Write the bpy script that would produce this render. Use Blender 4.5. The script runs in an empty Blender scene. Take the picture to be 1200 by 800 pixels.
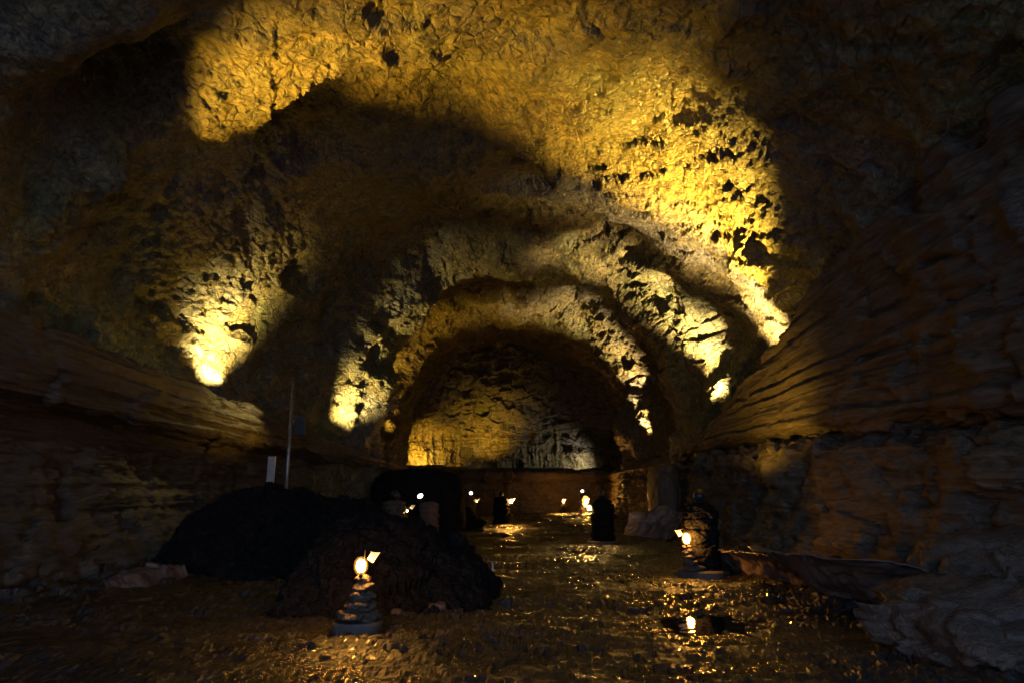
import bpy, bmesh, math, random
import numpy as np
from mathutils import Vector

random.seed(7)
S = bpy.context.scene
C = S.collection
R = math.radians

# ------------------------------------------------------------------ render
S.render.engine = 'CYCLES'
S.cycles.use_denoising = True
S.cycles.denoiser = 'OPENIMAGEDENOISE'
S.cycles.denoising_input_passes = 'RGB_ALBEDO_NORMAL'
S.cycles.denoising_prefilter = 'ACCURATE'
S.cycles.use_adaptive_sampling = False
S.cycles.max_bounces = 5
S.cycles.diffuse_bounces = 0
S.cycles.glossy_bounces = 3
S.cycles.sample_clamp_indirect = .25
S.cycles.caustics_reflective = False
S.cycles.caustics_refractive = False
S.view_settings.view_transform = 'Standard'
S.view_settings.look = 'None'
S.view_settings.exposure = 0.15
S.view_settings.gamma = 1.0

# ------------------------------------------------------------------ numpy noise
def _h(ix, iy, iz, k=0):
    x = (ix.astype(np.int64) * 374761393 + iy.astype(np.int64) * 668265263 + iz.astype(np.int64) * 2147483647 + k * 1274126177) & 0xffffffff
    x = ((x ^ (x >> 13)) * 1274126177) & 0xffffffff
    x = ((x ^ (x >> 16)) * 2246822519) & 0xffffffff
    x = x ^ (x >> 15)
    return (x & 0xffffff).astype(np.float64) / 0xffffff

def vnoise(p, seed=0):
    """smooth value noise in -1..1, p is (n,3)"""
    i = np.floor(p)
    f = p - i
    i = i.astype(np.int64)
    u = f * f * f * (f * (f * 6 - 15) + 10)
    r = 0
    for dx in (0, 1):
        wx = u[:, 0] if dx else 1 - u[:, 0]
        for dy in (0, 1):
            wy = u[:, 1] if dy else 1 - u[:, 1]
            for dz in (0, 1):
                wz = u[:, 2] if dz else 1 - u[:, 2]
                r = r + wx * wy * wz * _h(i[:, 0] + dx, i[:, 1] + dy, i[:, 2] + dz, seed)
    return r * 2 - 1

def fbm(p, octaves=4, seed=0, gain=0.5):
    a, r, t = 1.0, 0, 0.0
    q = p.copy()
    for k in range(octaves):
        r = r + a * vnoise(q, seed + k)
        t += a
        a *= gain
        q = q * 2.03 + 17.3
    return r / t

def ridged(p, octaves=4, seed=0, gain=0.5):
    a, r, t = 1.0, 0, 0.0
    q = p.copy()
    for k in range(octaves):
        n = 1 - np.abs(vnoise(q, seed + k)) * 1.6
        r = r + a * n
        t += a
        a *= gain
        q = q * 2.11 + 9.1
    return r / t

def facets(p, seed=0, tilt=0.7):
    """chipped stone: every cell of a jittered lattice is a tilted plate"""
    i = np.floor(p).astype(np.int64)
    best = np.full(len(p), 9e9)
    val = np.zeros(len(p))
    for dx in (-1, 0, 1):
        for dy in (-1, 0, 1):
            for dz in (-1, 0, 1):
                cx, cy, cz = i[:, 0] + dx, i[:, 1] + dy, i[:, 2] + dz
                v = p - np.stack([cx + _h(cx, cy, cz, seed), cy + _h(cx, cy, cz, seed + 1), cz + _h(cx, cy, cz, seed + 2)], 1)
                d = (v * v).sum(1)
                h = (_h(cx, cy, cz, seed + 3) - .5) + 2 * tilt * ((_h(cx, cy, cz, seed + 4) - .5) * v[:, 0] + (_h(cx, cy, cz, seed + 5) - .5) * v[:, 1] + (_h(cx, cy, cz, seed + 6) - .5) * v[:, 2])
                m = d < best
                best = np.where(m, d, best)
                val = np.where(m, h, val)
    return val

def smooth(x, a, b):
    t = np.clip((x - a) / (b - a), 0, 1)
    return t * t * (3 - 2 * t)

def gauss(P, c, s):
    s = np.array(s if hasattr(s, '__len__') else (s, s, s), float)
    return np.exp(-(((P - np.array(c)) / s) ** 2).sum(-1))

# ------------------------------------------------------------------ mesh helpers
def link(name, me, mat=None, parent=None):
    o = bpy.data.objects.new(name, me)
    C.objects.link(o)
    if mat is not None:
        me.materials.append(mat)
    if parent is not None:
        o.parent = parent
    return o

def grid_normals(P):
    du = np.gradient(P, axis=0)
    dv = np.gradient(P, axis=1)
    n = np.cross(du, dv)
    return n / (np.linalg.norm(n, axis=-1, keepdims=True) + 1e-9)

def grid_mesh(name, P, flip=False, smooth_shade=True, wrap=False):
    nu, nv, _ = P.shape
    idx = np.arange(nu * nv).reshape(nu, nv)
    a, b, c, d = idx[:-1, :-1], idx[1:, :-1], idx[1:, 1:], idx[:-1, 1:]
    if wrap:
        nx = np.concatenate([idx[:, 1:], idx[:, :1]], 1)
        a, b, c, d = idx[:-1], idx[1:], nx[1:], nx[:-1]
    q = np.stack([a, d, c, b] if flip else [a, b, c, d], -1).reshape(-1, 4)
    me = bpy.data.meshes.new(name)
    me.vertices.add(nu * nv)
    me.vertices.foreach_set('co', P.reshape(-1).astype(np.float32))
    me.loops.add(q.size)
    me.loops.foreach_set('vertex_index', q.reshape(-1).astype(np.int32))
    me.polygons.add(len(q))
    me.polygons.foreach_set('loop_start', np.arange(0, q.size, 4, dtype=np.int32))
    me.polygons.foreach_set('use_smooth', np.full(len(q), smooth_shade))
    me.update(calc_edges=True)
    return me

def displace(P, N, f):
    sh = P.shape
    return P + N * f(P.reshape(-1, 3)).reshape(sh[:2])[..., None]

def bm_mesh(name, bm, mat=None, parent=None, smooth_shade=False):
    me = bpy.data.meshes.new(name)
    bm.normal_update()
    bm.to_mesh(me)
    bm.free()
    if smooth_shade:
        for p in me.polygons:
            p.use_smooth = True
    return link(name, me, mat, parent)

def add_box(bm, c, s, rot=(0, 0, 0), bevel=0.0):
    from mathutils import Euler, Matrix
    m = Matrix.Translation(c) @ Euler(rot).to_matrix().to_4x4() @ Matrix.Diagonal((s[0], s[1], s[2], 1))
    g = bmesh.ops.create_cube(bm, size=1, matrix=m)
    if bevel:
        es = {e for v in g['verts'] for e in v.link_edges}
        bmesh.ops.bevel(bm, geom=list(es), offset=bevel, segments=2, affect='EDGES', profile=0.6)

def add_tube(bm, pts, radii, n=10, cap=True):
    pts = [Vector(p) for p in pts]
    rings = []
    for k, p in enumerate(pts):
        t = (pts[min(k + 1, len(pts) - 1)] - pts[max(k - 1, 0)]).normalized()
        ref = Vector((0, 0, 1)) if abs(t.z) < .9 else Vector((1, 0, 0))
        a = t.cross(ref).normalized()
        b = t.cross(a).normalized()
        r = radii[k] if hasattr(radii, '__len__') else radii
        rings.append([bm.verts.new(p + a * math.cos(2 * math.pi * j / n) * r + b * math.sin(2 * math.pi * j / n) * r) for j in range(n)])
    for k in range(len(rings) - 1):
        for j in range(n):
            bm.faces.new((rings[k][j], rings[k][(j + 1) % n], rings[k + 1][(j + 1) % n], rings[k + 1][j]))
    if cap:
        bm.faces.new(rings[0][::-1])
        bm.faces.new(rings[-1])

def thing(name, label, cat, loc=(0, 0, 0), rotz=0, group=None):
    o = bpy.data.objects.new(name, None)
    C.objects.link(o)
    o.empty_display_size = .2
    o.location = loc
    o.rotation_euler = (0, 0, rotz)
    o['label'], o['category'] = label, cat
    if group:
        o['group'] = group
    return o

def tag(o, label, cat, group=None):
    o['label'], o['category'] = label, cat
    if group:
        o['group'] = group
    return o

def structure(o):
    o['kind'] = 'structure'
    return o

# ------------------------------------------------------------------ materials
def new_mat(name):
    m = bpy.data.materials.new(name)
    m.use_nodes = True
    nt = m.node_tree
    b = nt.nodes['Principled BSDF']
    return m, nt, b

def N(nt, t, **kw):
    n = nt.nodes.new(t)
    for k, v in kw.items():
        if k in n.inputs.keys():
            n.inputs[k].default_value = v
        else:
            setattr(n, k, v)
    return n

def ramp(nt, src, stops):
    r = nt.nodes.new('ShaderNodeValToRGB')
    e = r.color_ramp.elements
    while len(e) < len(stops):
        e.new(.5)
    for el, (p, c) in zip(e, stops):
        el.position = p
        el.color = (*c, 1) if len(c) == 3 else c
    nt.links.new(src, r.inputs[0])
    return r.outputs[0]

def mixc(nt, f, a, b, mode='MIX'):
    m = nt.nodes.new('ShaderNodeMix')
    m.data_type = 'RGBA'
    m.blend_type = mode
    for sock, v in ((m.inputs[0], f), (m.inputs[6], a), (m.inputs[7], b)):
        if hasattr(v, 'links'):
            nt.links.new(v, sock)
        elif isinstance(v, (int, float)):
            sock.default_value = v
        else:
            sock.default_value = (*v, 1)
    return m.outputs[2]

def rock_material(name, dark, mid, ochre, tint, stretch=(1, 1, 1), rough=(.3, .6), bump=.5, scale=1.0, spec=.5, crack=.6, bd=(.16, .045), patch=None, zones=None, coat=0, pits=0):
    
    m, nt, b = new_mat(name)
    L = nt.links.new
    co = N(nt, 'ShaderNodeTexCoord').outputs['Object']
    mp = N(nt, 'ShaderNodeMapping')
    mp.inputs['Scale'].default_value = tuple(s * scale for s in stretch)
    L(co, mp.inputs['Vector'])
    v = mp.outputs[0]
    big = N(nt, 'ShaderNodeTexNoise', Scale=.55, Detail=5.0, Roughness=.6); L(v, big.inputs['Vector'])
    med = N(nt, 'ShaderNodeTexNoise', Scale=3.1, Detail=7.0, Roughness=.65, Distortion=.6); L(v, med.inputs['Vector'])
    fin = N(nt, 'ShaderNodeTexNoise', Scale=13.0, Detail=6.0, Roughness=.7, Distortion=.3); L(v, fin.inputs['Vector'])
    vor = N(nt, 'ShaderNodeTexVoronoi', feature='DISTANCE_TO_EDGE', Scale=4.2)
    wv = nt.nodes.new('ShaderNodeMix'); wv.data_type = 'VECTOR'; wv.inputs[0].default_value = .16
    L(v, wv.inputs[4]); L(med.outputs['Color'], wv.inputs[5]); L(wv.outputs[1], vor.inputs['Vector'])
    base = ramp(nt, med.outputs[0], [(.28, dark), (.5, mid), (.72, ochre)])
    f2 = ramp(nt, big.outputs[0], [(.42, (0, 0, 0)), (.62, (1, 1, 1))])
    col = mixc(nt, f2, base, tint, 'MIX')
    col = mixc(nt, .55, col, base)
    if zones is not None:                                    # broad mineral zones: bare grey rock and olive crust
        zn = N(nt, 'ShaderNodeTexNoise', Scale=.23, Detail=3.0, Roughness=.5, Distortion=.8); L(co, zn.inputs['Vector'])
        gz = ramp(nt, zn.outputs[0], [(.5, (0, 0, 0)), (.62, (1, 1, 1))])
        oz = ramp(nt, zn.outputs[0], [(.36, (1, 1, 1)), (.46, (0, 0, 0))])
        g1 = N(nt, 'ShaderNodeMath', operation='MULTIPLY'); L(gz, g1.inputs[0]); g1.inputs[1].default_value = .5
        o1 = N(nt, 'ShaderNodeMath', operation='MULTIPLY'); L(oz, o1.inputs[0]); o1.inputs[1].default_value = .6
        gcol = ramp(nt, med.outputs[0], [(.3, tuple(c * .45 for c in zones[0])), (.7, tuple(c * 1.2 for c in zones[0]))])
        ocol = ramp(nt, med.outputs[0], [(.3, tuple(c * .45 for c in zones[1])), (.7, tuple(c * 1.2 for c in zones[1]))])
        col = mixc(nt, g1.outputs[0], col, gcol)
        col = mixc(nt, o1.outputs[0], col, ocol)
    spk = ramp(nt, fin.outputs[0], [(.3, (.45, .45, .45)), (.55, (1, 1, 1)), (.8, (1.5, 1.5, 1.45))])
    col = mixc(nt, 1.0, col, spk, 'MULTIPLY')
    if pits:                                                 # black crust left in the cracks and small pits of the ochre coat
        f3 = N(nt, 'ShaderNodeTexNoise', Scale=8.5, Detail=5.0, Roughness=.6, Distortion=1.2); L(v, f3.inputs['Vector'])
        c1 = ramp(nt, f3.outputs[0], [(.36, (.16, .15, .15)), (.50, (1, 1, 1))])
        c2 = ramp(nt, vor.outputs[0], [(.0, (.22, .2, .19)), (.055, (1, 1, 1))])
        col = mixc(nt, pits, col, mixc(nt, 1.0, col, mixc(nt, .8, c1, mixc(nt, 1.0, c1, c2, 'MULTIPLY')), 'MULTIPLY'))
    L(col, b.inputs['Base Color'])
    rr = N(nt, 'ShaderNodeMapRange'); rr.inputs[1].default_value = .3; rr.inputs[2].default_value = .7
    rr.inputs[3].default_value, rr.inputs[4].default_value = rough
    L(fin.outputs[0], rr.inputs[0])
    if patch is None:
        L(rr.outputs[0], b.inputs['Roughness'])
    else:                                                    # drier patches between the wet ones
        pn = N(nt, 'ShaderNodeTexNoise', Scale=patch[0], Detail=4.0, Roughness=.55); L(v, pn.inputs['Vector'])
        pr = N(nt, 'ShaderNodeMapRange'); pr.inputs[1].default_value = .44; pr.inputs[2].default_value = .58
        pr.inputs[3].default_value = 0; pr.inputs[4].default_value = patch[1]
        L(pn.outputs[0], pr.inputs[0])
        sm = N(nt, 'ShaderNodeMath', operation='ADD'); L(rr.outputs[0], sm.inputs[0]); L(pr.outputs[0], sm.inputs[1])
        L(sm.outputs[0], b.inputs['Roughness'])
    b.inputs['Specular IOR Level'].default_value = spec
    if coat:
        b.inputs['Coat Weight'].default_value = coat; b.inputs['Coat Roughness'].default_value = .07; b.inputs['Coat IOR'].default_value = 1.5
    # relief: chipped cracks + fine grain
    ck = N(nt, 'ShaderNodeMapRange'); ck.inputs[1].default_value = 0; ck.inputs[2].default_value = .13
    L(vor.outputs[0], ck.inputs[0])
    ml = N(nt, 'ShaderNodeMath', operation='MULTIPLY'); L(ck.outputs[0], ml.inputs[0]); ml.inputs[1].default_value = crack * .35
    ad = N(nt, 'ShaderNodeMath', operation='ADD'); L(med.outputs[0], ad.inputs[0]); L(ml.outputs[0], ad.inputs[1])
    b1 = N(nt, 'ShaderNodeBump', Strength=bump, Distance=bd[0]); L(ad.outputs[0], b1.inputs['Height'])
    b2 = N(nt, 'ShaderNodeBump', Strength=bump * .9, Distance=bd[1]); L(fin.outputs[0], b2.inputs['Height']); L(b1.outputs[0], b2.inputs['Normal'])
    L(b2.outputs[0], b.inputs['Normal'])
    return m

def simple_mat(name, col, rough=.5, metal=0.0, noise=.25, scale=12, bump=.15):
    m, nt, b = new_mat(name)
    L = nt.links.new
    co = N(nt, 'ShaderNodeTexCoord').outputs['Object']
    n = N(nt, 'ShaderNodeTexNoise', Scale=float(scale), Detail=5.0); L(co, n.inputs['Vector'])
    lo = tuple(c * (1 - noise) for c in col); hi = tuple(c * (1 + noise) for c in col)
    L(ramp(nt, n.outputs[0], [(.3, lo), (.7, hi)]), b.inputs['Base Color'])
    b.inputs['Roughness'].default_value = rough
    b.inputs['Metallic'].default_value = metal
    bp = N(nt, 'ShaderNodeBump', Strength=bump, Distance=.01); L(n.outputs[0], bp.inputs['Height']); L(bp.outputs[0], b.inputs['Normal'])
    return m

def glow_mat(name, col, strength):
    m, nt, b = new_mat(name)
    b.inputs['Base Color'].default_value = (.8, .8, .8, 1)
    b.inputs['Emission Color'].default_value = (*col, 1)
    b.inputs['Emission Strength'].default_value = strength
    return m

M_vault = rock_material('vault_rock', (.035, .027, .02), (.2, .145, .055), (.46, .33, .10), (.19, .16, .065), rough=(.22, .55), bump=1.0, spec=.6, pits=.8, zones=((.21, .19, .18), (.17, .17, .05)))
M_ledge = rock_material('flow_rock', (.06, .045, .032), (.14, .105, .065), (.22, .16, .085), (.12, .09, .075), stretch=(1, .22, 1.6), rough=(.4, .65), bump=.7, crack=.3, spec=.18)
M_floor = rock_material('wet_floor_rock', (.008, .006, .005), (.018, .013, .009), (.036, .025, .014), (.015, .010, .006), rough=(.06, .2), bump=.8, scale=2.2, spec=.8, crack=.5, bd=(.05, .022), patch=(.35, .35), coat=.15)
M_stone = rock_material('stacked_stone', (.05, .037, .026), (.125, .088, .058), (.2, .145, .09), (.10, .072, .05), rough=(.35, .65), bump=.5, scale=3.0)
M_redstone = rock_material('reddish_stone', (.10, .06, .045), (.2, .12, .09), (.28, .18, .13), (.2, .11, .085), rough=(.4, .7), bump=.5, scale=3.0)
M_boulder = rock_material('dark_basalt', (.014, .013, .012), (.022, .02, .018), (.034, .03, .027), (.02, .018, .017), rough=(.8, 1.0), bump=.8, scale=1.6, spec=.02)
M_concrete = simple_mat('slab_concrete', (.09, .07, .05), .6, scale=20, bump=.3)
M_black = simple_mat('black_metal', (.025, .025, .027), .45, .4)
M_steel = simple_mat('grey_steel', (.32, .31, .30), .38, .7)
M_white = simple_mat('white_enamel', (.75, .73, .68), .4)
M_board = simple_mat('pale_board', (.55, .42, .36), .6, noise=.12)
M_bulb = glow_mat('warm_bulb', (1.0, .53, .12), 300)
M_bulb_far = glow_mat('warm_bulb_far', (1.0, .55, .14), 800)
def halo_material():  # see-through shell with orange emission, paints a glow halo around a bulb
    m, nt, b = new_mat('bulb_halo')
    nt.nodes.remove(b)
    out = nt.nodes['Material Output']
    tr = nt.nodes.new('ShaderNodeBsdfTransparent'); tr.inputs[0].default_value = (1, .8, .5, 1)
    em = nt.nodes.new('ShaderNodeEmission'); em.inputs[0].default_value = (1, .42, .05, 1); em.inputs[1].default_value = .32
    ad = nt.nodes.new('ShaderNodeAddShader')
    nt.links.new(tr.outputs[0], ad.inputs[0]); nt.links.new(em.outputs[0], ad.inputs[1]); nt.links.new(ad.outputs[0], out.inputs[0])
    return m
M_halo = halo_material()
M_lens = glow_mat('cool_lens', (1.0, .93, .72), 7)

def tarp_material():
    m, nt, b = new_mat('tarpaulin')
    L = nt.links.new
    co = N(nt, 'ShaderNodeTexCoord').outputs['Object']
    n = N(nt, 'ShaderNodeTexNoise', Scale=2.2, Detail=6.0); L(co, n.inputs['Vector'])
    w = N(nt, 'ShaderNodeTexNoise', Scale=7.0, Detail=4.0, Distortion=1.5); L(co, w.inputs['Vector'])
    L(ramp(nt, n.outputs[0], [(.35, (.10, .07, .055)), (.65, (.20, .14, .11))]), b.inputs['Base Color'])
    b.inputs['Roughness'].default_value = .42
    bp = N(nt, 'ShaderNodeBump', Strength=.35, Distance=.05); L(w.outputs[0], bp.inputs['Height']); L(bp.outputs[0], b.inputs['Normal'])
    return m
M_tarp = tarp_material()

def water_material():
    m, nt, b = new_mat('still_water')
    L = nt.links.new
    b.inputs['Base Color'].default_value = (.012, .010, .008, 1)
    b.inputs['Roughness'].default_value = .03
    b.inputs['Specular IOR Level'].default_value = .6
    co = N(nt, 'ShaderNodeTexCoord').outputs['Object']
    n = N(nt, 'ShaderNodeTexNoise', Scale=5.0, Detail=2.0); L(co, n.inputs['Vector'])
    bp = N(nt, 'ShaderNodeBump', Strength=.06, Distance=.05); L(n.outputs[0], bp.inputs['Height']); L(bp.outputs[0], b.inputs['Normal'])
    return m
M_water = water_material()

# ------------------------------------------------------------------ vault of the lava tube
def curve(Y, ks, vs):
    out = np.interp(Y, ks, vs)
    fine = np.linspace(ks[0], ks[-1], 900)
    fv = np.interp(fine, ks, vs)
    w = 11
    k = np.hanning(2 * w + 1); k /= k.sum()
    fv = np.convolve(np.pad(fv, w, mode='edge'), k, mode='valid')
    return np.interp(Y, fine, fv)

KY  = [-7, 4,   9,    12.0, 12.8, 18,  22.3, 24.6, 26.3, 29,   35.5, 38.2, 40.5, 46,  60]
KXL = [-8.4, -8.5, -8.5, -8.5, -8.5, -8.2, -7.2, -5.7, -4.7, -6.4, -7.6, -6.6, -6.3, -8.6, -9.5]
KXR = [8.0, 7.7, 7.5, 7.5, 7.5, 8.0, 8.0, 6.9, 6.2, 7.4, 8.4, 7.0, 6.6, 9.0, 9.8]
KZT = [9.6, 9.4, 9.4, 9.5, 9.7, 9.9, 11.0, 10.8, 10.3, 11.8, 13.0, 12.4, 11.9, 12.4, 12.4]

def vault():
    nu, nv = 950, 860
    s = np.linspace(0, 1, nu)
    Y = -7 + 66 * (0.35 * s + .65 * s ** 1.35)
    xl, xr, zt = (curve(Y, KY, k) for k in (KXL, KXR, KZT))
    nl = 90
    na = nv - 2 * nl
    th = np.linspace(math.pi, 0, na)
    zs = 3.4
    e = 2 / 2.35
    ca = np.sign(np.cos(th)) * np.abs(np.cos(th)) ** e
    sa = np.abs(np.sin(th)) ** e
    cx, hw = (xl + xr) / 2, (xr - xl) / 2
    P = np.zeros((nu, nv, 3))
    P[..., 1] = Y[:, None]
    P[:, nl:nl + na, 0] = cx[:, None] + hw[:, None] * ca[None]
    P[:, nl:nl + na, 2] = zs + (zt - zs)[:, None] * sa[None]
    leg = np.linspace(-.5, zs, nl, endpoint=False)
    P[:, :nl, 0] = xl[:, None]; P[:, :nl, 2] = leg
    P[:, nl + na:, 0] = xr[:, None]; P[:, nl + na:, 2] = leg[::-1]
    Nn = grid_normals(P)                                  # outward or inward, fixed below
    cen = np.stack([cx, Y, np.full(nu, 4.)], -1)[:, None]
    if ((P - cen) * Nn).sum(-1).mean() > 0:
        Nn = -Nn                                          # inward
    def f(p):
        q = p.copy()
        flow = q * np.array([1, .55, 1])
        deep = smooth(q[:, 1], 17, 24)
        w1 = np.stack([fbm(q / 1.6, 2, 31), fbm(q / 1.6, 2, 33), fbm(q / 1.6, 2, 35)], 1)
        w2 = np.stack([fbm(q / .45, 2, 37), fbm(q / .45, 2, 38), fbm(q / .45, 2, 39)], 1)
        d = (.55 + .25 * deep) * fbm(flow / 4.2, 3, 3) + (.24 + .30 * deep) * fbm(q / 1.7, 3, 11)
        # broad folds, sharp creases between them
        d += .30 * (.42 - np.abs(vnoise((q * np.array([1, .7, 1]) + .8 * w1) / 1.5, 21)))
        # slabby plates, longer along the flow than across it
        sk = q.copy(); sk[:, 0] += .45 * q[:, 1]
        d += (.085 + .09 * deep) * facets((sk * np.array([1, .55, 1.2]) + .35 * w1 + .12 * w2) / .75, 41)
        rough = .35 + .65 * smooth(fbm(q / 2.1, 2, 9), -.35, .3)
        # crumpled creases, mixed sizes, patchy
        d += rough * .135 * (.4 - np.abs(vnoise((sk * np.array([1, .75, 1.1]) + .30 * w1 + .16 * w2) / .52, 51)))
        d += rough * .10 * (np.abs(vnoise((q + .22 * w2) / .27, 52)) - .35)
        d += rough * .06 * (.35 - np.abs(vnoise((q + .12 * w2) / .13, 53)))
        d += .035 * facets((q + .1 * w2) / .2, 55) * rough
        d += .02 * fbm(q / .075, 2, 61)
        # ribs that shade the walls on the near side of the floodlights
        lump = 1 + .9 * fbm(q / .7, 3, 65)
        d += lump * (.4 * gauss(q, (7.2, 16.7, 7.6), (1.5, .5, 2.0)) + .6 * gauss(q, (-7.8, 11.0, 6.8), (1.6, .45, 2.3)))
        # lip across the left of the ceiling, and a hollow in the near left corner
        lip = smooth(q[:, 1] + .35 * fbm(q / 1.3, 2, 81) - 1.3 * np.maximum(0, -3.8 - q[:, 0]), 11.35, 11.75) * smooth(-q[:, 0], -.4, 1.6) * smooth(q[:, 2], 7.4, 8.6) * (1 - smooth(q[:, 1], 13, 17))
        d -= 1.1 * lip
        d -= 1.3 * gauss(q, (-6.1, 10.1, 8.1), (1.1, .9, 1.5))
        d += .5 * gauss(q, (-6.3, 8.4, 8.4), (1.6, .7, 2.2))
        return d
    P = displace(P, Nn, f)
    me = grid_mesh('cave_vault', P)
    structure(link('cave_ceiling', me, M_vault))
vault()

# ------------------------------------------------------------------ ledges with flow lines
def sweep(name, Y, prof, nv, disp, mat):
    """prof(y) -> list of (x, z); resampled to nv points of equal length"""
    rows = []
    for y in Y:
        p = np.array(prof(y), float)
        l = np.concatenate([[0], np.cumsum(np.linalg.norm(np.diff(p, axis=0), axis=1))])
        t = np.linspace(0, l[-1], nv)
        rows.append(np.stack([np.interp(t, l, p[:, 0]), np.full(nv, y), np.interp(t, l, p[:, 1])], -1))
    P = np.array(rows)
    return P

def flow_disp(p, side):
    q = p.copy()
    wob = .25 * fbm(q * np.array([.3, .12, .3]), 2, 5)
    zz = q[:, 2] + wob
    st = np.stack([q[:, 0] * .15, q[:, 1] * .07, zz * 6.5], 1)
    d = .13 * fbm(st, 3, 15)
    d += .10 * (ridged(np.stack([q[:, 0] * .1, q[:, 1] * .06, zz * 2.6], 1), 2, 25) - .5)
    d += .06 * facets(q * np.array([1.5, 1.1, 1.5]), 48) + .10 * fbm(q / 1.1, 3, 35) + .05 * facets(q * np.array([1.6, .35, 3.0]), 45) + .02 * fbm(q / .1, 2, 46)
    return d

def left_ledge():
    Y = np.linspace(-7, 28.8, 520)
    def prof(y):
        x = float(np.interp(y, [-7, 8.5, 20, 24, 27, 28.8], [-6.7, -6.7, -6.55, -5.6, -4.7, -4.2]))
        zt = float(np.interp(y, [-7, 8.5, 20, 24, 28.8], [4.2, 4.0, 3.62, 3.15, 2.62]))
        zb = float(np.interp(y, [-7, 8.5, 20, 24, 28.8], [2.7, 2.72, 2.75, 2.5, 2.25]))
        e = max(0, (y - 27.6) / 1.2)
        x2 = x - 3.5 * e * e
        return [(-9.4, zt - .5), (x2 - 1.3, zt - .22), (x2 - .35, zt + .02), (x2 - .02, zt - .12), (x2 + .12, (zt + zb) / 2), (x2 - .02, zb + .1), (x2 - .25, zb), (x2 - .75, zb - .08), (x2 - .85, zb - .5), (x2 - .8, 1.2), (x2 - .3, .5), (x2 + .25, -.15)]
    P = sweep('l', Y, prof, 330, None, None)
    Nn = grid_normals(P)
    if Nn[..., 0].mean() < 0:
        Nn = -Nn
    P = displace(P, Nn, lambda p: flow_disp(p, -1) * np.where(p[:, 2] > 2.5, 1, .6) + np.where(p[:, 2] < 2.3, .25 * fbm(p / .9, 4, 91) + .14 * facets(p / .5, 92), 0))
    me = grid_mesh('l', P)
    structure(link('cave_wall', me, M_ledge))
left_ledge()

def right_ledge():
    Y = np.concatenate([np.linspace(-7, 24, 500), np.linspace(24.1, 52, 260)])
    def prof(y):
        x = float(np.interp(y, [-7, 8, 14, 20, 22.5, 25, 30, 38, 45, 52], [6.7, 6.5, 6.15, 5.75, 5.85, 6.2, 6.4, 6.15, 6.6, 7.2]))
        zt = float(np.interp(y, [-7, 8, 11, 14, 16.6, 20, 22.5, 25, 52], [6.8, 6.8, 6.6, 5.7, 4.75, 3.75, 3.25, 3.0, 3.1]))
        zb = float(np.interp(y, [-7, 8, 12, 22.5, 26, 52], [2.5, 2.6, 2.75, 2.9, 2.5, 2.5]))
        lx = float(np.interp(y, [-7, 8, 10, 14.6, 20, 24.2, 38, 52], [6.4, 6.4, 6.0, 5.3, 5.3, 5.5, 6.0, 7.0]))
        zt = max(zt, zb + .25)
        return [(lx - .35, -.15), (lx, .5), (lx + .25, 1.2), (lx + .3, zb - .45), (x + .35, zb - .12), (x + .02, zb), (x - .12, zb + .15), (x, (zt + zb) / 2), (x + .18, zt - .15), (x + .45, zt), (x + 1.1, zt - .25), (9.3, zt - .7)]
    P = sweep('r', Y, prof, 380, None, None)
    Nn = grid_normals(P)
    if Nn[..., 0].mean() > 0:
        Nn = -Nn
    # flow lines fan out from the far corner
    def f(p):
        q = p.copy()
        fan = np.where(q[:, 1] > 24, .9, np.clip((22.5 - q[:, 1]) / 9.0, .12, 1.3))
        q2 = q.copy(); q2[:, 2] = 2.95 + (q[:, 2] - 2.95) / (.35 + .65 * fan)
        low = q[:, 2] < 2.55
        d = flow_disp(np.where(low[:, None], q, q2), 1)
        near = 1 - smooth(q[:, 1], 11, 15)
        d = d + near * (.22 * fbm(q / 1.5, 3, 97) + .16 * facets(q * np.array([1.2, .9, 1.6]), 98) + .1 * (.4 - np.abs(vnoise(q / .6, 99))))
        return d * np.where(low, .7, 1.0) + np.where(low, .3 * fbm(q / .9, 4, 95) + .17 * facets(q / .55, 96), 0)
    P = displace(P, Nn, f)
    structure(link('cave_wall', grid_mesh('r', P), M_ledge))
right_ledge()

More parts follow.
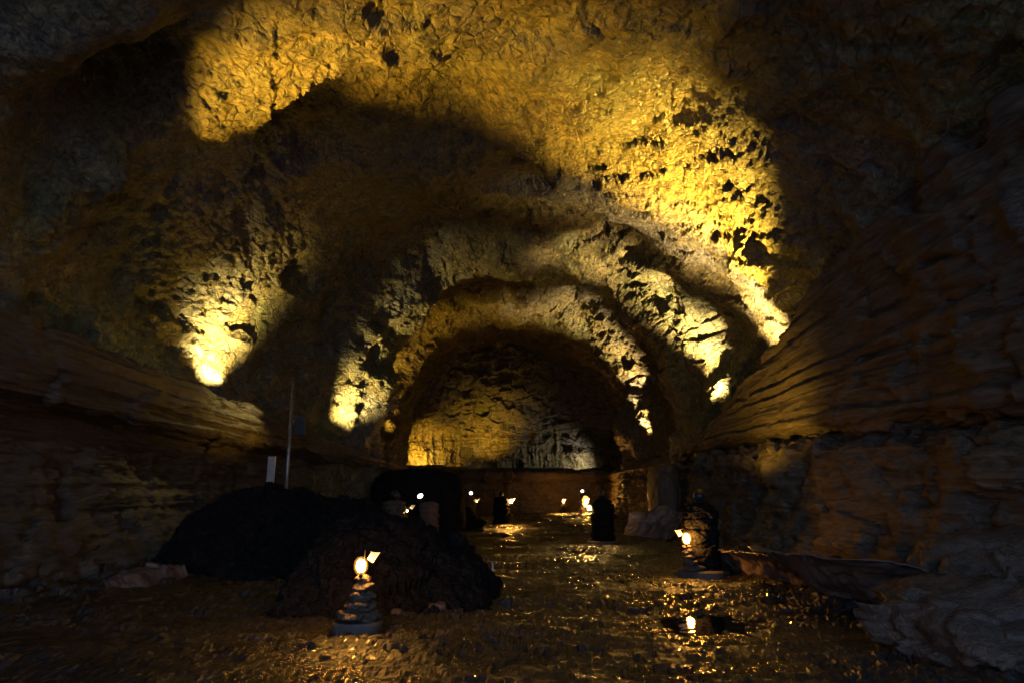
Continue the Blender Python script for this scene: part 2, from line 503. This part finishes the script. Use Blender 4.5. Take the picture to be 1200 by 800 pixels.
def far_wall():
    nu, nv = 330, 300
    X = np.linspace(-11, 11.5, nu)
    Z = np.linspace(-.5, 13.4, nv)
    P = np.zeros((nu, nv, 3))
    P[..., 0] = X[:, None]; P[..., 2] = Z[None]
    zz = P[..., 2]
    P[..., 1] = 57.0 - .045 * P[..., 0] ** 2 - 5.5 * smooth(zz, 5.5, 13.4)
    Nn = grid_normals(P)
    if Nn[..., 1].mean() > 0:
        Nn = -Nn
    def f(p):
        q = p * np.array([.8, 1, 1.0])
        wz = p.copy(); wz[:, 2] += .5 * fbm(p / 2.5, 2, 108)
        st = wz * np.array([.22, .3, 2.0])
        up = p * np.array([1.5, .6, .35])
        low = 1 - smooth(p[:, 2], 5.0, 7.5)
        return .7 * fbm(q / 3.2, 3, 101) + .26 * fbm(st, 3, 102) + .2 * facets(p * np.array([1.0, 1, 1.4]), 103) + .1 * facets(p * 2.4, 107) + (.1 + .18 * low) * (ridged(up, 3, 104) - .5) + .16 * (.4 - np.abs(vnoise(p * np.array([.5, .6, 1.6]), 109)))
    P = displace(P, Nn, f)
    structure(link('cave_wall', grid_mesh('f', P, smooth_shade=False), M_vault))
    # the flow ledge that runs on across the end of the chamber
    X = np.linspace(-10.5, 10.5, 340)
    rows = []
    nv = 170
    for x in X:
        yf = 50.6 + .012 * x * x
        p = np.array([(yf + 1.6, -.3), (yf + 1.2, 1.0), (yf + .9, 2.2), (yf + .15, 2.55), (yf, 2.75), (yf + .05, 3.0), (yf + .35, 3.22), (yf + 2, 3.25), (yf + 6.5, 3.1)])
        l = np.concatenate([[0], np.cumsum(np.linalg.norm(np.diff(p, axis=0), axis=1))])
        t = np.linspace(0, l[-1], nv)
        rows.append(np.stack([np.full(nv, x), np.interp(t, l, p[:, 0]), np.interp(t, l, p[:, 1])], -1))
    P = np.array(rows)
    Nn = grid_normals(P)
    if Nn[..., 1].mean() > 0:
        Nn = -Nn
    P = displace(P, Nn, lambda p: smooth(p[:, 2], 1, 3) * .35 * fbm(p * np.array([.35, .3, .3]), 2, 115) + .3 * fbm(p / 2.2, 3, 111) + .10 * fbm(p * np.array([.2, 2, 4.5]), 3, 112) + .1 * facets(p * 1.6, 113))
    structure(link('cave_wall', grid_mesh('fl', P), M_ledge))
far_wall()

# ------------------------------------------------------------------ floor
PUD = (2.12, 8.62)
def floor():
    nu, nv = 760, 1000
    s = np.linspace(0, 1, nv)
    Y = -7 + 63 * (.30 * s + .70 * s ** 1.7)
    X = np.sign(np.linspace(-1, 1, nu)) * (6.2 * np.abs(np.linspace(-1, 1, nu)) + 3.3 * np.abs(np.linspace(-1, 1, nu)) ** 4)
    P = np.zeros((nu, nv, 3))
    P[..., 0] = X[:, None]; P[..., 1] = Y[None]
    def f(p):
        q = p.copy()
        d = .07 * fbm(q * np.array([.25, .55, 1]), 3, 201)
        d += .035 * fbm(q * np.array([.7, 1.6, 1]), 3, 205)
        rope = q.copy(); rope[:, 1] += .5 * vnoise(q * np.array([.6, .3, 1]), 207)
        d += .022 * ridged(rope * np.array([1.1, 4.2, 1]), 2, 210)
        mud = .5 + .5 * smooth(fbm(q * np.array([.55, .8, 1]), 3, 251), -.22, .12)
        d += mud * .045 * facets(q * np.array([3.2, 4.2, 1]), 220) + mud * .034 * facets(q * np.array([8, 9, 1]), 225) + mud * .015 * facets(q * np.array([18, 19, 1]), 227)
        edge = smooth(np.abs(q[:, 0] + .4), 3.6, 6.6)
        d += edge * (.22 + .22 * fbm(q / 1.1, 3, 230) + .15 * facets(q / .5, 235))
        far = smooth(q[:, 1], 13, 19)
        wob = q[:, 1] + .9 * fbm(q * np.array([.22, .1, 1]), 2, 245)
        d += far * .09 * np.sin(wob * 2 * math.pi / 3.1) * (.6 + .4 * vnoise(q * np.array([.3, .25, 1]), 247))
        d -= far * .5 * (.035 * facets(q * np.array([3.2, 4.2, 1]), 220) + .024 * facets(q * np.array([8, 9, 1]), 225))
        d += .05 * smooth(q[:, 1], 20, 45)
        pr = np.sqrt(((q[:, 0] - PUD[0]) / .85) ** 2 + ((q[:, 1] - PUD[1]) / 1.15) ** 2) + .35 * fbm(q * np.array([1.1, 1.7, 1]), 3, 240)
        w = 1 - smooth(pr, .25, 1.2)
        ring = smooth(pr, .95, 1.3) * (1 - smooth(pr, 1.9, 2.6))
        d = d * (1 - ring) + np.maximum(d, .4 * d + .008) * ring
        return d * (1 - .5 * w) - .045 * w
    P[..., 2] = f(P.reshape(-1, 3)).reshape(nu, nv)
    structure(link('ground', grid_mesh('g', P, smooth_shade=False), M_floor))
floor()

bm = bmesh.new()
vs = [bm.verts.new((PUD[0] + 1.75 * math.cos(a) * (1 + .1 * math.sin(3 * a)), PUD[1] + 2.3 * math.sin(a) * (1 + .08 * math.sin(2 * a + 1)), -.025)) for a in np.linspace(0, 2 * math.pi, 48, endpoint=False)]
bm.faces.new(vs)
structure(bm_mesh('puddle_water', bm, M_water))

# ------------------------------------------------------------------ rocks
def rock(name, loc, size, seed, mat, detail=5, rough=.3, flat=.0, squash=None, parent=None):
    bm = bmesh.new()
    bmesh.ops.create_icosphere(bm, subdivisions=detail, radius=1)
    P = np.array([v.co[:] for v in bm.verts])
    d = 1 + rough * (.7 * fbm(P * 1.1 + seed * 7.7, 3, seed) + .45 * facets(P * 1.5 + seed * 3.1, seed + 5) + .2 * facets(P * 4.2 + seed, seed + 9))
    P = P * d[:, None]
    if squash:
        P = squash(P)
    P = P * np.array(size)
    for v, c in zip(bm.verts, P):
        v.co = c
    o = bm_mesh(name, bm, mat, parent, smooth_shade=True)
    o.location = loc
    return o

# black rock mounds on the left of the path
def mound(xs, prof, c, hw, seed, label):
    nx, ny = 150, 130
    x = np.linspace(xs[0], xs[1], nx)
    ys = np.linspace(c - hw - .2, c + hw + .2, ny)
    P = np.zeros((nx, ny, 3)); P[..., 0] = x[:, None]; P[..., 1] = ys[None]
    px, pz = zip(*prof)
    top = np.interp(x, px, pz)
    k = np.hanning(9); k /= k.sum()
    top = np.convolve(np.pad(top, 4, mode='edge'), k, mode='valid')
    sec = np.clip(1 - np.abs((P[..., 1] - c - .1 * (x[:, None] - xs[1])) / hw) ** 2.2, 0, 1)
    P[..., 2] = -.25 + (top[:, None] + .25) * sec
    Nn = grid_normals(P)
    if Nn[..., 2].mean() < 0: Nn = -Nn
    P = displace(P, Nn, lambda p: .14 * fbm(p / 1.0, 3, seed) + .14 * facets(p / .55, seed + 1) + .07 * facets(p / .24, seed + 2) + .03 * facets(p / .1, seed + 3))
    tag(link('rock_mound', grid_mesh('m', P, smooth_shade=False), M_boulder), label, 'rock', 'black rock mounds left of the path')
mound((-3.2, -.2), [(-3.2, -.25), (-2.9, .75), (-2.5, 1.1), (-2.0, 1.17), (-1.4, 1.08), (-.9, .82), (-.55, .58), (-.38, .3), (-.2, -.25)], 10.9, 1.75, 301, 'low rounded black rock mound right behind the nearest stone lamp')
mound((-6.6, -1.9), [(-6.6, .2), (-6.1, 1.15), (-5.4, 1.6), (-4.5, 1.62), (-3.6, 1.42), (-2.8, 1.2), (-2.3, .8), (-1.9, -.25)], 14.4, 1.9, 321, 'larger black rock mound farther back against the left wall below the pole')

def block_squash(P):
    Q = np.sign(P) * np.abs(P) ** .62
    return Q
tag(rock('rock_outcrop', (-3.55, 26.2, 1.0), (1.75, 1.6, 1.32), 4, M_boulder, 6, .28, squash=block_squash), 'blocky dark rock outcrop under the far tip of the left ledge', 'rock')
tag(rock('boulder', (-2.2, 29.4, .35), (.9, .8, .62), 9, M_boulder, 5, .3), 'low rounded boulder at the foot of the blocky outcrop', 'boulder')
tag(rock('boulder', (4.75, 6.75, .12), (1.25, .95, .62), 12, M_stone, 6, .42), 'jagged brown boulder lying by the path in the right corner', 'boulder')
tag(rock('boulder', (6.1, 9.0, .25), (1.1, 1.2, .75), 14, M_stone, 6, .4), 'dim boulder behind the jagged one against the right wall', 'boulder')
tag(rock('boulder', (5.35, 24.6, 1.1), (.55, 1.2, 1.35), 17, M_stone, 6, .35, squash=block_squash), 'tall rock standing behind the small crumpled tarpaulin', 'rock')
for k, (x, y, s, lab) in enumerate([
        (-.95, 9.35, .13, 'small stone on the path in front of the black mound, nearest the lamp pillar'),
        (-.62, 9.75, .10, 'small stone on the path at the toe of the black mound'),
        (.15, 12.2, .09, 'small stone on the path just past the end of the black mound'),
        (-1.45, 9.1, .08, 'tiny stone in the shade right beside the left lamp pillar')]):
    tag(rock('loose_stone', (x, y, s * .45), (s, s * .8, s * .6), 40 + k, M_stone, 3, .4), lab, 'stone', 'loose stones beside the path')

# ------------------------------------------------------------------ lamp pillars
def bulb_mesh(bm, c, r, h):
    n = 12
    prof = [(0.0, -h), (.55 * r, -h * .98), (.95 * r, -h * .45), (r, 0), (.92 * r, h * .5), (.5 * r, h * .9), (0, h)]
    rings = []
    for pr, z in prof:
        if pr == 0:
            rings.append([bm.verts.new((c[0], c[1], c[2] + z))])
        else:
            rings.append([bm.verts.new((c[0] + pr * math.cos(2 * math.pi * j / n), c[1] + pr * math.sin(2 * math.pi * j / n), c[2] + z)) for j in range(n)])
    for a, b in zip(rings, rings[1:]):
        for j in range(n):
            k = (j + 1) % n
            if len(a) == 1: bm.faces.new((a[0], b[k], b[j]))
            elif len(b) == 1: bm.faces.new((a[j], a[k], b[0]))
            else: bm.faces.new((a[j], a[k], b[k], b[j]))

def stack_of_stones(t, spec, mat, seed):
    """spec: list of (x, y, z, size x, size y, size z)"""
    for k, (x, y, z, sx, sy, sz) in enumerate(spec):
        o = rock('stone', (x, y, z), (sx, sy, sz), seed + 3 * k, mat, 4, .42, parent=t)
        o.rotation_euler = (0, 0, seed * 1.3 + k * 2.1)

def lamp_head(t, lamp, bulb_r, bulb_mat, stand=None):
    lx, ly, lz = lamp
    b = bmesh.new(); bulb_mesh(b, (lx, ly, lz), bulb_r * .86, bulb_r * 1.14)
    bo = bm_mesh('bulb', b, bulb_mat, t, True)
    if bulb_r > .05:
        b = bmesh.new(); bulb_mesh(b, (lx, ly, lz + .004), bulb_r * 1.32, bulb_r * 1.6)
        bm_mesh('halo_shell', b, M_halo, bo, True)  # added shell imitating the bulb's glow, not a glass part
    sgn = -1 if lx < 0 else 1
    b = bmesh.new()
    if stand is None:
        add_tube(b, [(lx * .55, ly * .5, lz - .13), (lx, ly, lz - .13), (lx, ly, lz - bulb_r * 1.2)], [.016, .016, .03], 8)
    else:
        add_tube(b, [(lx, ly + .08, stand), (lx, ly + .02, stand + .025), (lx, ly, lz - bulb_r * 1.25), (lx, ly, lz - bulb_r * 1.0)], [.02, .022, .03, .026], 12)
    bm_mesh('socket', b, M_black, t, False)
    b = bmesh.new()
    add_tube(b, [(lx + sgn * .02, ly + .05, lz - .1), (lx + sgn * .03, ly + .05, lz + .17), (lx + sgn * .13, ly + .03, lz + .14)], .006, 6)
    bm_mesh('bracket', b, M_black, t, False)
    b = bmesh.new()                                           # small pale reflector flap beside the bulb
    o = Vector((lx + sgn * .13, ly + .03, lz + .085))
    pts = [(-.07, 0, -.015), (-.005, 0, -.06), (.075, 0, .055), (-.03, 0, .055)]
    f1 = [b.verts.new(o + Vector((sgn * p[0], p[1], p[2]))) for p in pts]
    f2 = [b.verts.new(o + Vector((sgn * p[0] * .96, p[1] + .012, p[2]))) for p in pts]
    b.faces.new(f1); b.faces.new(f2[::-1])
    for j in range(4):
        b.faces.new((f1[j], f2[j], f2[(j + 1) % 4], f1[(j + 1) % 4]))
    bmesh.ops.recalc_face_normals(b, faces=b.faces)
    bm_mesh('reflector', b, M_white, t, False)

def base_slab(t, rx, ry, seed, h=.115, cx=0):
    b = bmesh.new()
    n = 40
    rings = []
    rs = [1 + .05 * math.sin(3 * a + seed) + .03 * math.sin(7 * a + 2 * seed) for a in np.linspace(0, 2 * math.pi, n, endpoint=False)]
    for zz, k in ((-.08, 1.0), (h - .03, 1.01), (h - .005, .97), (h, .91)):
        rings.append([b.verts.new((cx + k * rx * rs[j] * math.cos(2 * math.pi * j / n), k * ry * rs[j] * math.sin(2 * math.pi * j / n), zz)) for j in range(n)])
    for a, c in zip(rings, rings[1:]):
        for j in range(n):
            b.faces.new((a[j], a[(j + 1) % n], c[(j + 1) % n], c[j]))
    b.faces.new(rings[-1]); b.faces.new(rings[0][::-1])
    bm_mesh('base_slab', b, M_concrete, t, False)

def stack_lamp(loc, label, seed, scale=1.0, side=1, bulb_mat=None):
    """a slim stack of natural stones with a bulb on top"""
    t = thing('stone_lamp', label, 'lamp', loc, 0, 'stone lamp pillars along the path')
    base_slab(t, .27 * scale, .26 * scale, seed)
    stack_of_stones(t, [(0, 0, .17, .235, .22, .075), (.045, -.03, .27, .18, .18, .075), (.035, -.03, .375, .135, .135, .07), (.05, -.02, .47, .115, .115, .06), (.05, -.005, .555, .085, .09, .05)], M_stone, seed)
    lamp_head(t, (.03, -.10, .705), .06, bulb_mat or M_bulb, .57)
    return t

def pillar(loc, label, side, seed, height=1.32, width=.31, lamp=(-.33, -.12, .69), bulb_mat=M_bulb, lamp_on=True, head='dark', head_dir=(0, 1, .3), stone=None, slab=True, head_off=(0, 0), lens_mat=None, bulb_r=.07, stack=None):
    t = thing('lamp_pillar', label, 'lamp pillar', loc, 0, 'stone lamp pillars along the path')
    stone = stone or M_stone
    # column of stacked stones, one continuous masonry surface
    nu, nv = 110, 110
    z = np.linspace(0.09, height, nu)
    th = np.linspace(0, 2 * math.pi, nv, endpoint=False)
    zr = z / height
    r = width * np.interp(zr, [0, .06, .15, .3, .6, .88, .96, 1], [1.32, 1.25, 1.08, 1.0, 1.0, .98, .86, .35])
    P = np.stack([r[:, None] * np.cos(th)[None], r[:, None] * .92 * np.sin(th)[None], np.repeat(z[:, None], nv, 1)], -1)
    Nn = np.stack([np.repeat(np.cos(th)[None], nu, 0), np.repeat(np.sin(th)[None], nu, 0), np.zeros((nu, nv))], -1)
    def f(p):
        q = p + seed * 3.3
        course = np.abs(((p[:, 2] + .03 * vnoise(q * 4, seed)) / .17) % 1 - .5)
        return .055 * facets(q * np.array([4.6, 4.6, 6.0]), seed) - .035 * smooth(course, .36, .5) + .02 * facets(q * 11, seed + 4) + .012 * fbm(q * 9, 3, seed + 8)
    P = displace(P, Nn, f)
    me = grid_mesh('column', P, wrap=True)
    b2 = bmesh.new(); b2.from_mesh(me)
    bmesh.ops.holes_fill(b2, edges=[e for e in b2.edges if e.is_boundary], sides=0)
    bm_mesh('stone_column', b2, stone, t, True)
    if slab:
        base_slab(t, .47, .42, seed)
    if stack:
        stack_of_stones(t, stack, M_stone, seed)
    if lamp_on:
        lamp_head(t, lamp, bulb_r, bulb_mat, .56 if stack else None)
    # floodlight on a short neck on top
    if head:
        hx, hy = head_off
        d = Vector(head_dir).normalized()
        c = Vector((hx, hy, height + .12))
        b = bmesh.new()
        add_tube(b, [(hx, hy, height - .03), (hx, hy, height + .05)], [.06, .05], 12)
        add_tube(b, [c - d * .115, c - d * .09, c - d * .02, c + d * .09, c + d * .10], [.055, .09, .105, .112, .105], 20)
        hd = bm_mesh('floodlight', b, M_black, t, True)
        if lens_mat is not None:
            b = bmesh.new()
            add_tube(b, [c + d * .099, c + d * .106], [.098, .092], 20)
            bm_mesh('lens', b, lens_mat, hd, False)
    return t

stack_lamp((-1.72, 8.1, 0), 'nearest lamp, a slim stack of stones left of the path before the black mound', 3)
pillar((3.56, 13.3, 0), 'tall dark stone lamp pillar with a glowing bulb, right of the path above the puddle', -1, 5, lamp=(-.37, -.34, .69), head_dir=(.3, 1, .4), width=.30, stone=M_boulder,
       stack=[(-.24, -.24, .165, .21, .15, .06), (-.31, -.27, .26, .13, .11, .065), (-.33, -.26, .36, .12, .11, .06), (-.34, -.26, .455, .105, .10, .055), (-.35, -.26, .53, .08, .08, .04)])
pillar((2.72, 21.1, 0), 'dark stone lamp pillar on the right edge of the path, second of the right row', -1, 7, lamp=(-.40, .05, 1.06), head_dir=(.2, .6, .5), width=.32, bulb_r=.05, bulb_mat=M_bulb_far, stone=M_boulder)
pillar((-.5, 32.7, 0), 'dark stone lamp pillar far down the middle of the path', 1, 11, lamp=(.46, -.05, 1.12), head_dir=(0, .8, .5), width=.36, bulb_mat=M_bulb_far, stone=M_boulder)
pillar((-2.75, 23.4, 0), 'reddish stone lamp pillar with a lit white floodlight, in front of the blocky outcrop', 1, 13, stone=M_redstone, lamp_on=False, head_dir=(-.25, -.62, .5), head_off=(-.28, 0), lens_mat=M_lens, slab=True, height=1.22)
pillar((-3.05, 18.3, 0), 'dim stone lamp pillar rising behind the black mound by the left wall', 1, 17, lamp=(.33, -.05, 1.05), head_dir=(-.6, .5, .5), bulb_r=.018)
pillar((-2.35, 40.0, 0), 'faint stone lamp pillar left of the path, beyond the outcrop', 1, 19, lamp=(.35, -.1, 1.05), head_dir=(.1, -.9, .5), lens_mat=M_lens, bulb_r=.02)
pillar((4.75, 46.0, 0), 'farthest stone lamp pillar on the right with a starry bulb and white floodlight', -1, 23, lamp=(.1, -.4, 1.0), head_dir=(-.3, -.8, .4), lens_mat=M_lens, bulb_mat=M_bulb_far, bulb_r=.10, head_off=(-.1, 0), height=1.45)
stack_lamp((3.55, 49.0, .25), 'farthest small stone lamp in the middle distance, left of the starry lamp pillar', 29, bulb_mat=M_bulb_far)

# ------------------------------------------------------------------ pole with box, board, stakes, cable
t = thing('utility_pole', 'thin metal pole with a small box, standing before the left ledge', 'pole', (-6.15, 19.0, 0))
b = bmesh.new(); add_tube(b, [(0, 0, -.1), (0, 0, 4.55)], [.055, .05], 12)
bm_mesh('post', b, M_steel, t, True)
b = bmesh.new(); add_box(b, (.27, .03, 3.3), (.30, .2, .5), bevel=.015)
bm_mesh('junction_box', b, M_black, t)
b = bmesh.new(); add_box(b, (.09, .02, 3.45), (.1, .04, .04))
bm_mesh('bracket', b, M_steel, t)
t = thing('notice_board', 'narrow pale upright board under the left ledge beside the pole', 'board', (-6.0, 17.3, 0))
b = bmesh.new(); add_box(b, (0, 0, 2.0), (.2, .04, .78), rot=(0, 0, R(-8)), bevel=.008)
bm_mesh('panel', b, M_board, t)
b = bmesh.new(); add_tube(b, [(0, .035, -.1), (0, .035, 1.75)], .025, 8)
bm_mesh('post', b, M_steel, t)
for x, y, h, lab in ((-.31, 11.35, .42, 'short pale marker stake at the right end of the black mound'), (4.85, 14.9, .32, 'short pale stake poking up by the right wall behind the tall lamp pillar')):
    b = bmesh.new(); add_tube(b, [(0, 0, -.1), (0, 0, h), (.004, 0, h + .015)], [.018, .018, .006], 8)
    o = bm_mesh('marker_stake', b, M_steel, None, True); o.location = (x, y, 0)
    tag(o, lab, 'stake')
b = bmesh.new(); add_tube(b, [(5.55, 10.6, .42), (5.9, 10.7, .46), (6.3, 10.85, .52), (6.7, 11.0, .62)], .014, 8)
tag(bm_mesh('cable', b, M_steel, None, True), 'thin pale cable above the end of the long tarpaulin', 'cable')

# ------------------------------------------------------------------ tarpaulins
def tarp(name, path, widths, rise, seed, label, nu=170, nv=44, fold=.13):
    path = np.array(path, float)
    l = np.concatenate([[0], np.cumsum(np.linalg.norm(np.diff(path, axis=0), axis=1))])
    s = np.linspace(0, l[-1], nu)
    c = np.stack([np.interp(s, l, path[:, k]) for k in range(3)], -1)
    w = np.interp(s, l, widths)
    tan = np.gradient(c, axis=0); tan[:, 2] = 0; tan /= np.linalg.norm(tan, axis=1, keepdims=True)
    out = np.stack([tan[:, 1], -tan[:, 0], np.zeros(nu)], -1) * rise[0]
    v = np.linspace(0, 1, nv)
    bell = np.repeat((.25 + .75 * np.sin(np.pi * np.clip(v * .9 + .05, 0, 1)) ** .6)[None], nu, 0).reshape(-1)
    P = c[:, None] + out[:, None] * (w[:, None] * v[None])[..., None]
    P[..., 2] += rise[1] * np.sin(v * 1.35)[None] * w[:, None] - .16 * (1 - smooth(v, 0, .6))[None]
    Nn = grid_normals(P)
    if Nn[..., 2].mean() < 0: Nn = -Nn
    def f(p):
        q = p.copy()
        q[:, 0] += .3 * q[:, 1]
        return bell * (fold * (ridged(q * np.array([1.0, 1.5, 1.2]), 2, seed) - .45) + fold * .55 * (ridged(q * 3.1 + 5, 2, seed + 3) - .5) + .03 * fbm(q * 6, 2, seed + 6) + .03 * facets(q * 4, seed + 7))
    P = displace(P, Nn, f)
    ed = .08 * vnoise(np.stack([s * 3, s * 0, s * 0], 1), seed)
    P[:, 0, :2] += (out * ed[:, None])[:, :2]
    me = grid_mesh(name, P)
    o = link(name, me, M_tarp)
    md = o.modifiers.new('thick', 'SOLIDIFY'); md.thickness = .012
    return tag(o, label, 'tarpaulin', 'tarpaulins along the cave edges')

tarp('tarpaulin', [(4.1, 14.6, .1), (4.5, 12.4, .14), (4.75, 10.9, .12), (4.55, 10.1, .10), (4.9, 9.2, .13), (5.3, 8.9, .16)], [.5, .65, .9, 1.15, 1.1, .9], (1, .55), 401, 'long crumpled brown tarpaulin along the foot of the right wall')
tarp('tarpaulin', [(3.6, 22.8, .35), (4.2, 21.9, .3), (4.7, 21.0, .3)], [.6, .9, .7], (-1, .9), 411, 'small crumpled tarpaulin between the two right lamp pillars', nu=80, fold=.2)
tarp('tarpaulin', [(-5.75, 10.3, .20), (-5.6, 10.9, .24), (-5.5, 11.6, .26), (-5.5, 12.2, .26)], [.15, .4, .45, .2], (-1, .25), 421, 'dim rumpled tarpaulin along the foot of the left wall', nu=120, fold=.07)

# ------------------------------------------------------------------ lights: the cave's floodlights, most behind the ledges, plus added fill spots
def spot(loc, aim, power, angle, blend=.6, col=(1, .66, .2), r=.06):
    l = bpy.data.lights.new('floodlight', 'SPOT')
    l.energy, l.spot_size, l.spot_blend, l.color, l.shadow_soft_size = power, R(angle), blend, col, r
    o = bpy.data.objects.new('floodlight_or_added_fill_beam', l)
    C.objects.link(o)
    o.location = loc
    o.rotation_euler = (Vector(aim) - Vector(loc)).to_track_quat('-Z', 'Y').to_euler()
    return o
GOLD = (1, .58, .06)
YEL = (1, .80, .28)
WHT = (1, .75, .34)
def oval(loc, aim, power, angle, squash, col, narrow=(0, 1, 0)):
    """a floodlight with an oval beam: wide across the tube, narrow along it"""
    o = spot(loc, aim, power, angle, 1, col)
    from mathutils import Matrix
    z = -(Vector(aim) - Vector(loc)).normalized()
    n = Vector(narrow)
    y = (n - z * z.dot(n)).normalized()
    x = y.cross(z)
    m = Matrix((x, y, z)).transposed().to_4x4() @ Matrix.Diagonal((1, squash, 1, 1))
    o.matrix_world = Matrix.Translation(loc) @ m
    return o
spot((-7.3, 12.0, 4.7), (-2.6, 11.5, 9.3), 9500, 56, 1, GOLD)              # near left ceiling
spot((-7.3, 17.6, 4.1), (-8.1, 17.8, 5.7), 3300, 100, 1, YEL)               # left wall patch
spot((6.3, 19.2, 4.5), (4.3, 15.5, 9.5), 20000, 54, 1, GOLD)               # right, up across the ceiling
oval((6.8, 18.9, 4.2), (6.6, 19.0, 8.0), 7000, 104, .6, WHT)              # right wall streak
oval((6.7, 22.7, 3.6), (6.0, 24.2, 8.4), 14000, 74, .5, WHT)             # right, next rib
oval((-5.8, 23.6, 3.3), (-5.3, 24.9, 5.6), 2300, 96, .7, YEL)             # left rib
oval((6.9, 36.3, 3.5), (5.6, 37.9, 10.0), 11500, 76, .42, WHT)             # far right rib
oval((-6.0, 35.8, 3.6), (-4.6, 38.0, 9.0), 2600, 90, .4, GOLD)              # far left rib
spot((-6.9, 52.5, 3.9), (-6.9, 55.5, 4.6), 1700, 110, 1, GOLD)             # far left corner
spot((-1.7, 54.6, 3.9), (-2.0, 56.6, 7.6), 800, 120, 1, GOLD)              # far wall centre
spot((5.7, 54.2, 3.65), (4.6, 55.8, 3.5), 330, 170, 1, (1, .92, .8))        # far right shelf
spot((-7.3, 17.6, 4.15), (-7.6, 16.5, 8.0), 200, 120, 1, GOLD)             # added wide spots, dim spill around the same lamps
spot((6.6, 18.9, 4.4), (5.0, 18.0, 9.0), 330, 110, 1, GOLD)  # added wide spot, right-hand spill
spot((-5.5, 18.4, 4.3), (-6.7, 16.9, 3.6), 170, 64, 1, YEL)                # on the pole, along the left ledge
oval((-3.1, 18.6, 1.6), (-6.6, 15.0, 3.45), 340, 110, .17, GOLD, (0, 0, 1)) # added spot, brightens the left ledge flow lines
oval((3.75, 14.1, 1.75), (5.9, 15.7, 3.7), 420, 112, .5, GOLD, (0, 0, 1))  # right wall flow lines

# ------------------------------------------------------------------ world: added dim ambient through the tube's open end behind the camera
W = bpy.data.worlds.new('World'); S.world = W
W.use_nodes = True
nt = W.node_tree
sky = nt.nodes.new('ShaderNodeTexSky'); sky.sky_type = 'NISHITA'; sky.sun_disc = False
sky.sun_elevation = R(25); sky.sun_rotation = R(0)
hs = nt.nodes.new('ShaderNodeHueSaturation'); hs.inputs['Saturation'].default_value = 1.0
nt.links.new(sky.outputs[0], hs.inputs['Color'])
bg = nt.nodes['Background']; bg.inputs['Strength'].default_value = .15
add = nt.nodes.new('ShaderNodeMix'); add.data_type = 'RGBA'; add.blend_type = 'ADD'; add.inputs[0].default_value = 1
nt.links.new(hs.outputs[0], add.inputs[6]); add.inputs[7].default_value = (3.1, 4.9, 11.0, 1)      # added even bluish fill that lifts the blacks, below the horizon too
nt.links.new(add.outputs[2], bg.inputs['Color'])

# ------------------------------------------------------------------ camera
cd = bpy.data.cameras.new('camera'); cam = bpy.data.objects.new('camera', cd); C.objects.link(cam)
cd.lens = 24; cd.sensor_width = 36; cd.clip_end = 300
cam.location = (0, 0, 1.5)
cam.rotation_euler = (R(90) + math.atan(177 / 800), 0, 0)
S.camera = cam
